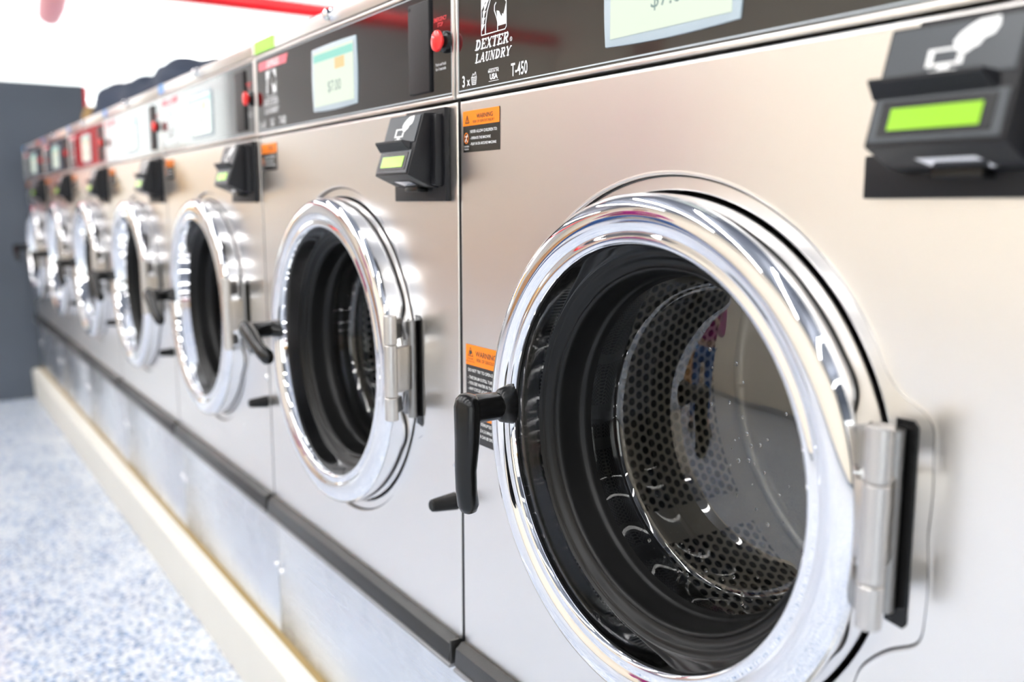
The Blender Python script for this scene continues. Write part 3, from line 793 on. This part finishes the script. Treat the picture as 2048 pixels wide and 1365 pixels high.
def drum(root):
    mb = MB(BASE); bm = mb.bm
    uvl = bm.loops.layers.uv.new('UVMap')
    n, y0, y1, rad, pitch = 120, .128, .380, .262, .0172
    circ_u = 120.0    # lattice cells round the drum (multiple of 24)
    for i in range(n):
        a0, a1 = 2 * PI * i / n, 2 * PI * (i + 1) / n
        vs = [bm.verts.new((CX + rad * math.cos(a), y, CZ + rad * math.sin(a))) for a, y in ((a0, y0), (a1, y0), (a1, y1), (a0, y1))]
        f = bm.faces.new(vs)
        for l, (a, y) in zip(f.loops, ((a0, y0), (a1, y0), (a1, y1), (a0, y1))):
            l[uvl].uv = (circ_u * a / (2 * PI), (y - y0) / (2 * PI * rad / circ_u * 1.732))
    bmesh.ops.remove_doubles(bm, verts=bm.verts[:], dist=1e-6)
    d = mb.build('drum', M['drum'], root, smooth=40)
    mb = MB(BASE); mb.lathe([(.262, .380), (.258, .388), (.250, .3905), (.240, .3900), (.225, .3860), (.10, .3820), (.06, .3880), (0, .3880)], c=(CX, 0, CZ), seg=96)
    mb.build('drum_back', M['drum_back'], d, smooth=60)
    for k in (0, 1):
        a = R(100 - 120 * k)
        mb = MB(BASE)
        c, s = math.cos(a), math.sin(a)
        def P(u, v, y): return (CX + (rad_ - v) * c - u * s, y, CZ + (rad_ - v) * s + u * c)
        rad_ = .2615
        pr = [(-.035, 0), (-.018, .035), (-.008, .052), (.008, .052), (.018, .035), (.035, 0)]
        A = [mb.bm.verts.new(P(u, v, .135)) for u, v in pr]; B = [mb.bm.verts.new(P(u, v, .378)) for u, v in pr]
        for i in range(5): mb.bm.faces.new((A[i], A[i + 1], B[i + 1], B[i]))
        mb.bm.faces.new(A); mb.bm.faces.new(B[::-1])
        bmesh.ops.recalc_face_normals(mb.bm, faces=mb.bm.faces[:])
        mb.build('lifter', M['drum_back'], d, smooth=30)
    return d

def kids(o): return [c for c in bpy.data.objects if c.parent == o]
def copy_tree(o, parent=None):
    c = o.copy(); col.objects.link(c)
    if parent is not None: c.parent = parent
    for ch in KID[o.name]: copy_tree(ch, c)
    return c

root, door, handle = washing_machine()
KID = {o.name: [] for o in bpy.data.objects}
for o in bpy.data.objects:
    if o.parent: KID[o.parent.name].append(o)

labels = [
 'stainless steel washer nearest the camera, big chrome door, two orange and black warning stickers',
 'stainless steel washer second from the right, green tape on its lid, screen showing a price',
 'stainless steel washer third from the right, end of the navy garment just reaching its lid',
 'stainless steel washer fourth from the right, middle of the navy garment covering its lid',
 'stainless steel washer fifth from the right, red reflection across its control panel',
 'stainless steel washer sixth from the right, small brown cardboard piece on its lid',
 'stainless steel washer at the far end of the row, standing against the dark grey wall',
]
rots = [0, 72, 62, 55, 50, 50, 60]
machines = []
for i in range(7):
    m = root if i == 0 else copy_tree(root)
    m.location = (-i * W, 0, ZW)
    m['label'] = labels[i]; m['category'] = 'washing machine'; m['group'] = 'row of stainless steel washing machines'
    machines.append(m)
bpy.context.view_layer.update()
def descend(o):
    out = []
    for c in bpy.data.objects:
        if c.parent == o: out.append(c); out += descend(c)
    return out
D = [descend(m) for m in machines]
for i, ds in enumerate(D):
    for o in ds:
        if o.name.startswith('handle'): o.rotation_euler = (0, R(-rots[i]), 0)
warning_sticker_lower(machines[0])

# tape stuck on lids
def tape(i, x0, x1, z0, z1, m, lab):
    mb = MB(BASE); mb.box(x0, x1, -.0062, -.0054, z0, z1); o = mb.build('tape', m, machines[i]); o['label'] = lab
tape(1, .0095, .1050, 1.1350, 1.1555, M['green_tape'], 'lime green strip of tape on the front of the lid')
for i in (2, 3, 4, 5, 6):
    tape(i, .004, .050, 1.1355, 1.1555, M['blue_tape'], 'pale blue strip of tape at the left of the lid')

# water on the inside of the near glass
random.seed(4)
mb = MB(BASE)
for k in range(60):
    a = random.uniform(-60, 100); r = random.uniform(.02, .13)
    if k > 38: a = random.uniform(-130, -60); r = random.uniform(.12, .15)
    x = CX + r * math.cos(R(a)); z = CZ + r * math.sin(R(a)); s = random.choice((.0008, .0011, .0014, .0019))
    y = .0684 + .0128 * (r / .13) ** 2 - s * .3
    if r > .135: y = .070
    bm2 = bmesh.new(); bmesh.ops.create_icosphere(bm2, subdivisions=2, radius=s)
    mb.join(bm2, Matrix.Translation((x, y, z)) @ Matrix.Diagonal((1, .6, 1.15, 1)))
for c in D[0]:
    if c.name.startswith('door') and c.name.split('.')[0] == 'door': dd = c
w_ = mb.build('water_drops', M['water'], dd, smooth=80); w_['kind'] = 'stuff'

# ------------------------------------------------------------------ the room
def struct(name, mb, m, smooth=0):
    o = mb.build(name, m, None, smooth); o['kind'] = 'structure'; return o
XL, XR, YF, YB, HC = -9.5, 5.5, -5.2, 4.6, 3.55
mb = MB(); mb.box(XL - .1, XR + .1, YF - .1, YB + .1, -.1, 0); struct('floor', mb, M['floor'])
mb = MB(); mb.box(XL - .1, XR + .1, YF - .1, YB + .1, HC, HC + .1); struct('ceiling', mb, M['ceiling'])
def wall_with_window(xa, xb, ya, yb, za, zb, name, win, m):
    mb = MB(); mb.box(xa, xb, YF, ya, 0, HC); mb.box(xa, xb, yb, YB, 0, HC); mb.box(xa, xb, ya, yb, 0, za); mb.box(xa, xb, ya, yb, zb, HC)
    struct(name, mb, m)
    mb = MB(); e = .03
    for y in (ya, yb - .05): mb.box(xa + e, xb - e, y, y + .05, za, zb)
    mb.box(xa + e, xb - e, ya, yb, za, za + .05); mb.box(xa + e, xb - e, ya, yb, zb - .05, zb)
    w = struct(win, mb, M['white_print'])
    mb = MB(); xm = (xa + xb) / 2; mb.box(xm - .003, xm + .003, ya + .05, yb - .05, za + .05, zb - .05); mb.build('pane', M['glass'], w)
wall_with_window(XL - .1, XL, -2.7, 4.3, .6, 3.45, 'wall_left', 'window_1', M['wall_white'])
mb = MB(); mb.box(XL, XR, YB, YB + .1, 0, HC); struct('wall_back', mb, M['wall_white'])
mb = MB(); mb.box(XL, XR, YF - .1, YF, 0, HC); struct('wall_front', mb, M['wall_cream'])
wall_with_window(XR, XR + .1, -3.6, -.3, .10, 2.5, 'wall_right', 'window_2', M['dark_partition'])
mb = MB(); mb.box(XL, XR, YF, YF + .012, 0, .12); struct('baseboard_front', mb, M['skirting'])
# dark partition closing the end of the row
mb = MB(); mb.box(-4.24, -4.105, -.23, .285, 0, 1.535, .004); mb.box(-4.24, -4.105, -.40, -.2305, 0, 1.03, .004); struct('wall_end', mb, M['dark_partition'])  # low front block is added, unseen, to keep red off the lower panels
mb = MB(); mb.box(-4.24, -4.10, .286, .300, 0, 1.53, .003); struct('trim_1', mb, M['red_paint'])
mb = MB(); mb.box(-4.24, -4.12, -.38, -.235, 1.03, 2.0, .004); struct('red_mirror_post', mb, M['red_paint'])  # unseen red post, added so that a control panel mirrors red
# painted plinth and sealant line
mb = MB(); mb.prism([(-.030, 0), (-.038, ZW - .012), (-.026, ZW - .0005), (1.0, ZW - .0005), (1.0, 0)], -4.105, 1.6, 'x', .004, 3); struct('trim_2', mb, M['plinth'], 30)
mb = MB(); mb.prism([(-.004, ZW - .001), (.004, ZW + .008), (.0042, ZW - .001)], -4.10, .69, 'x'); struct('trim_3', mb, M['sealant'])

# ceiling lights, long strips across the aisle, hung on rods and with an added upward glow to brighten the ceiling
def strip_light(t, hl):
    mb = MB(); mb.box(-.075, .075, -hl - .02, hl + .02, -.43, -.40, .004)
    mb.build('housing', M['white_print'], t)
    for sy in (-hl * .7, hl * .7):
        mb = MB(); mb.tube([(0, sy, -.39), (0, sy, 0)], .006, 10); mb.build('hanging_rod', M['hinge'], t)
    mb = MB(); mb.box(-.065, .065, -hl, hl, -.445, -.4301, .003); mb.build('diffuser', M['lamp'], t)
    mb = MB(); mb.box(-.045, .045, -hl, hl, -.3999, -.392, .003); mb.build('added_upglow', M['added_uplight'], t)
lab = ['linear ceiling light nearest the dark right wall', 'linear ceiling light to the right of the near machines', 'linear ceiling light above the near machines', 'linear ceiling light left of the near machines', 'linear ceiling light above the middle of the row', 'linear ceiling light towards the far end of the row', 'linear ceiling light beyond the dark end wall']
for i, x in enumerate((4.2, 2.6, 1.0, -.6, -2.2, -3.8, -6.6)):
    t = empty('ceiling_light', (x, -2.4, HC)); tag(t, lab[i], 'ceiling light', 'strip lights on the ceiling')
    strip_light(t, 1.75)
for i, x in enumerate((-6.0, -2.5, 1.0)):  # rear lights added, unseen, to brighten the back of the room
    t = empty('ceiling_light', (x, 2.9, HC)); tag(t, ('added rear ceiling light at the far left, brightening the background', 'added rear ceiling light behind the middle of the row, brightening the background', 'added rear ceiling light behind the near machines, brightening the background')[i], 'ceiling light', 'strip lights on the ceiling')
    strip_light(t, 1.25)

# red pipes under the ceiling
mb = MB(); mb.tube([(-6.79, YF + .02, 2.60), (-6.79, YB - .02, 2.60)], .065, 24)
tag(mb.build('sprinkler_pipe', M['red_paint']), 'thick bright red pipe crossing under the white ceiling at the top of the picture', 'pipe')
mb = MB(); mb.tube([(-6.55, .70, 3.08), (-6.9, .66, 2.78), (-7.3, .62, 2.50), (-7.42, .61, 2.44), (-7.46, .61, 2.42)], [.07, .09, .10, .085, .04], 24)
tag(mb.build('ceiling_pipe', M['pink_haze']), 'short red pipe end, paled as if by haze, hanging from the ceiling above the dark wall', 'pipe')

# navy garment lying across two lids
def garment():
    bm = bmesh.new(); nx, ny = 90, 22; g = {}
    rnd = random.Random(3)
    zl = 1.156 - BASE + ZW
    for i in range(nx + 1):
        u = i / nx; x = -2.60 + 1.34 * u
        top = .12 * min(1, (u / .07)) ** .6 if u < .07 else .12
        top = top * (1 - .22 * max(0, (u - .12)) ** .9) + .006 * math.sin(u * 13) - .022 * math.exp(-((u - .52) / .08) ** 2)
        top *= min(1, ((1 - u) / .18)) ** .8 if u < 1 else 0
        for j in range(ny + 1):
            a = PI * j / ny
            yy = .165 - .13 * math.cos(a) * (1 - .25 * u) + .012 * math.sin(u * 22 + a * 2)
            zz = zl + .002 + max(0, top) * (math.sin(a) ** .62 if 0 < j < ny else 0) * (1 + .07 * math.sin(u * 40 + 3 * a) + .05 * math.sin(u * 17 - 4 * a))
            g[i, j] = bm.verts.new((x + .02 * math.sin(3 * a), yy, zz))
    for i in range(nx):
        for j in range(ny): bm.faces.new((g[i, j], g[i + 1, j], g[i + 1, j + 1], g[i, j + 1]))
    bm.faces.new([g[0, j] for j in range(ny + 1)]); bm.faces.new([g[nx, j] for j in range(ny, -1, -1)])
    for i in range(nx): bm.faces.new((g[i, 0], g[i, ny], g[i + 1, ny], g[i + 1, 0]))
    bmesh.ops.recalc_face_normals(bm, faces=bm.faces[:])
    mb = MB(); mb.bm.free(); mb.bm = bm
    o = mb.build('folded_garment', M['navy'], None, 60)
    return tag(o, 'long crumpled navy garment lying along the washer lids', 'garment')
garment()
mb = MB(); zl = 1.156 - BASE + ZW
mb.prism([(-3.14, zl + .001), (-2.86, zl + .001), (-2.86, zl + .088), (-2.96, zl + .100), (-3.05, zl + .072)], .10, .25, 'y', .002)
tag(mb.build('cardboard_piece', M['card']), 'small folded brown cardboard piece on a far washer lid', 'cardboard')

# things across the aisle that the steel and chrome mirror
def person():
    t = empty('person', (-2.0, -2.1, 0)); t.rotation_euler = (0, 0, R(-42))
    tag(t, 'person in magenta top and blue jeans standing across the aisle, mirrored in the chrome rim', 'person')
    def skin(name, verts, edges, rad, m, parent, lv=2):
        me = bpy.data.meshes.new(name); me.from_pydata(verts, edges, []); o = bpy.data.objects.new(name, me); col.objects.link(o); o.parent = parent
        md = o.modifiers.new('skin', 'SKIN'); md.use_smooth_shade = True
        for v, r in zip(me.skin_vertices[0].data, rad): v.radius = (r, r * .8) if not isinstance(r, tuple) else r
        me.skin_vertices[0].data[0].use_root = True
        s = o.modifiers.new('sub', 'SUBSURF'); s.levels = lv; s.render_levels = lv
        me.materials.append(m); return o
    V = [(0, 0, .95), (0, 0, 1.12), (0, 0, 1.30), (0, 0, 1.42), (0, 0, 1.50), (0, .02, 1.58), (0, .02, 1.68)]
    E = [(i, i + 1) for i in range(6)]; Rr = [(.15, .11), (.13, .10), (.15, .11), (.09, .07), (.05, .05), (.075, .09), (.07, .085)]
    for s in (-1, 1):
        b = len(V); V += [(s * .17, 0, 1.40), (s * .23, .03, 1.13), (s * .12, .24, 1.20), (s * .05, .30, 1.24)]; E += [(3, b), (b, b + 1), (b + 1, b + 2), (b + 2, b + 3)]; Rr += [.06, .045, .035, .03]
        b = len(V); V += [(s * .095, 0, .88), (s * .11, .02, .50), (s * .12, 0, .09), (s * .125, .12, .04)]; E += [(0, b), (b, b + 1), (b + 1, b + 2), (b + 2, b + 3)]; Rr += [.095, .062, .042, .035]
    skin('body', V, E, Rr, M['skin'], t)
    V = [(0, 0, .96), (0, 0, 1.12), (0, 0, 1.30), (0, 0, 1.42)]; E = [(0, 1), (1, 2), (2, 3)]; Rr = [(.175, .135), (.155, .12), (.172, .128), (.11, .09)]
    for s in (-1, 1):
        b = len(V); V += [(s * .175, 0, 1.395), (s * .235, .03, 1.13), (s * .13, .22, 1.19)]; E += [(3, b), (b, b + 1), (b + 1, b + 2)]; Rr += [.075, .058, .046]
    skin('sweater', V, E, Rr, M['magenta'], t)
    V = [(0, 0, .93)]; E = []; Rr = [(.17, .13)]
    for s in (-1, 1):
        b = len(V); V += [(s * .095, 0, .86), (s * .11, .02, .50), (s * .12, 0, .12)]; E += [(0, b), (b, b + 1), (b + 1, b + 2)]; Rr += [.108, .078, .062]
    skin('jeans', V, E, Rr, M['denim'], t)
    skin('hair', [(0, -.02, 1.60), (0, -.01, 1.70), (0, .0, 1.74)], [(0, 1), (1, 2)], [(.088, .07), (.09, .10), (.05, .06)], M['hair'], t)
    for s in (-1, 1):
        mb = MB(); mb.box(s * .122 - .045, s * .122 + .045, -.08, .19, 0, .085, .03, 3); mb.build('shoe', M['shoe'], t)
person()
t = empty('folding_table', (-3.6, -4.0, 0)); tag(t, 'long tan wooden folding table along the opposite wall', 'table'); t.location.x = -6.2
mb = MB(); mb.box(-1.6, 1.6, -.35, .35, .84, .88, .005); mb.build('table_top', M['wood'], t)
mb = MB(); mb.box(-1.5, 1.5, -.30, .28, .02, .84, .005); mb.build('cabinet_base', M['wood'], t)
t = empty('laundry_cart', (-5.6, -1.28, 0)); tag(t, 'yellow laundry cart beyond the end wall', 'laundry cart')
mb = MB(); mb.prism([(-.30, .85), (.30, .85), (.36, 1.33), (-.36, 1.33)], -.25, .25, 'y', .02); mb.build('basket', M['yellow'], t)
for sx in (-.24, .24):
    for sy in (-.2, .2):
        mb = MB(); mb.tube([(sx, sy, .86), (sx, sy, .06)], .012, 10); mb.lathe([(0, -.012), (.03, -.012), (.03, .012), (0, .012)], c=(sx, sy, .03), axis='y', seg=16); mb.build('leg', M['hinge'], t)

# ------------------------------------------------------------------ camera, world, view
cam = bpy.data.cameras.new('camera'); co = bpy.data.objects.new('camera', cam); col.objects.link(co)
cam.sensor_width = 36.0; cam.lens = 1813.0 / 2048 * 36
yaw, pitch = .97850, .14971
co.location = (.8988, -.5324, .8849 + .07)
f = Vector((-math.sin(yaw) * math.cos(pitch), math.cos(yaw) * math.cos(pitch), -math.sin(pitch)))
co.rotation_euler = f.to_track_quat('-Z', 'Y').to_euler()
cam.dof.use_dof = True; cam.dof.focus_distance = .88; cam.dof.aperture_fstop = 3.2
cam.clip_start = .01
scene.camera = co
w = bpy.data.worlds.new('world'); scene.world = w; w.use_nodes = True
w.node_tree.nodes['Background'].inputs[0].default_value = (.95, .98, 1, 1)
w.node_tree.nodes['Background'].inputs[1].default_value = 4.0
scene.view_settings.view_transform = 'Standard'
scene.view_settings.look = 'None'
scene.view_settings.gamma = 1.0
scene.view_settings.exposure = 0.04
scene.view_settings.use_curve_mapping = False
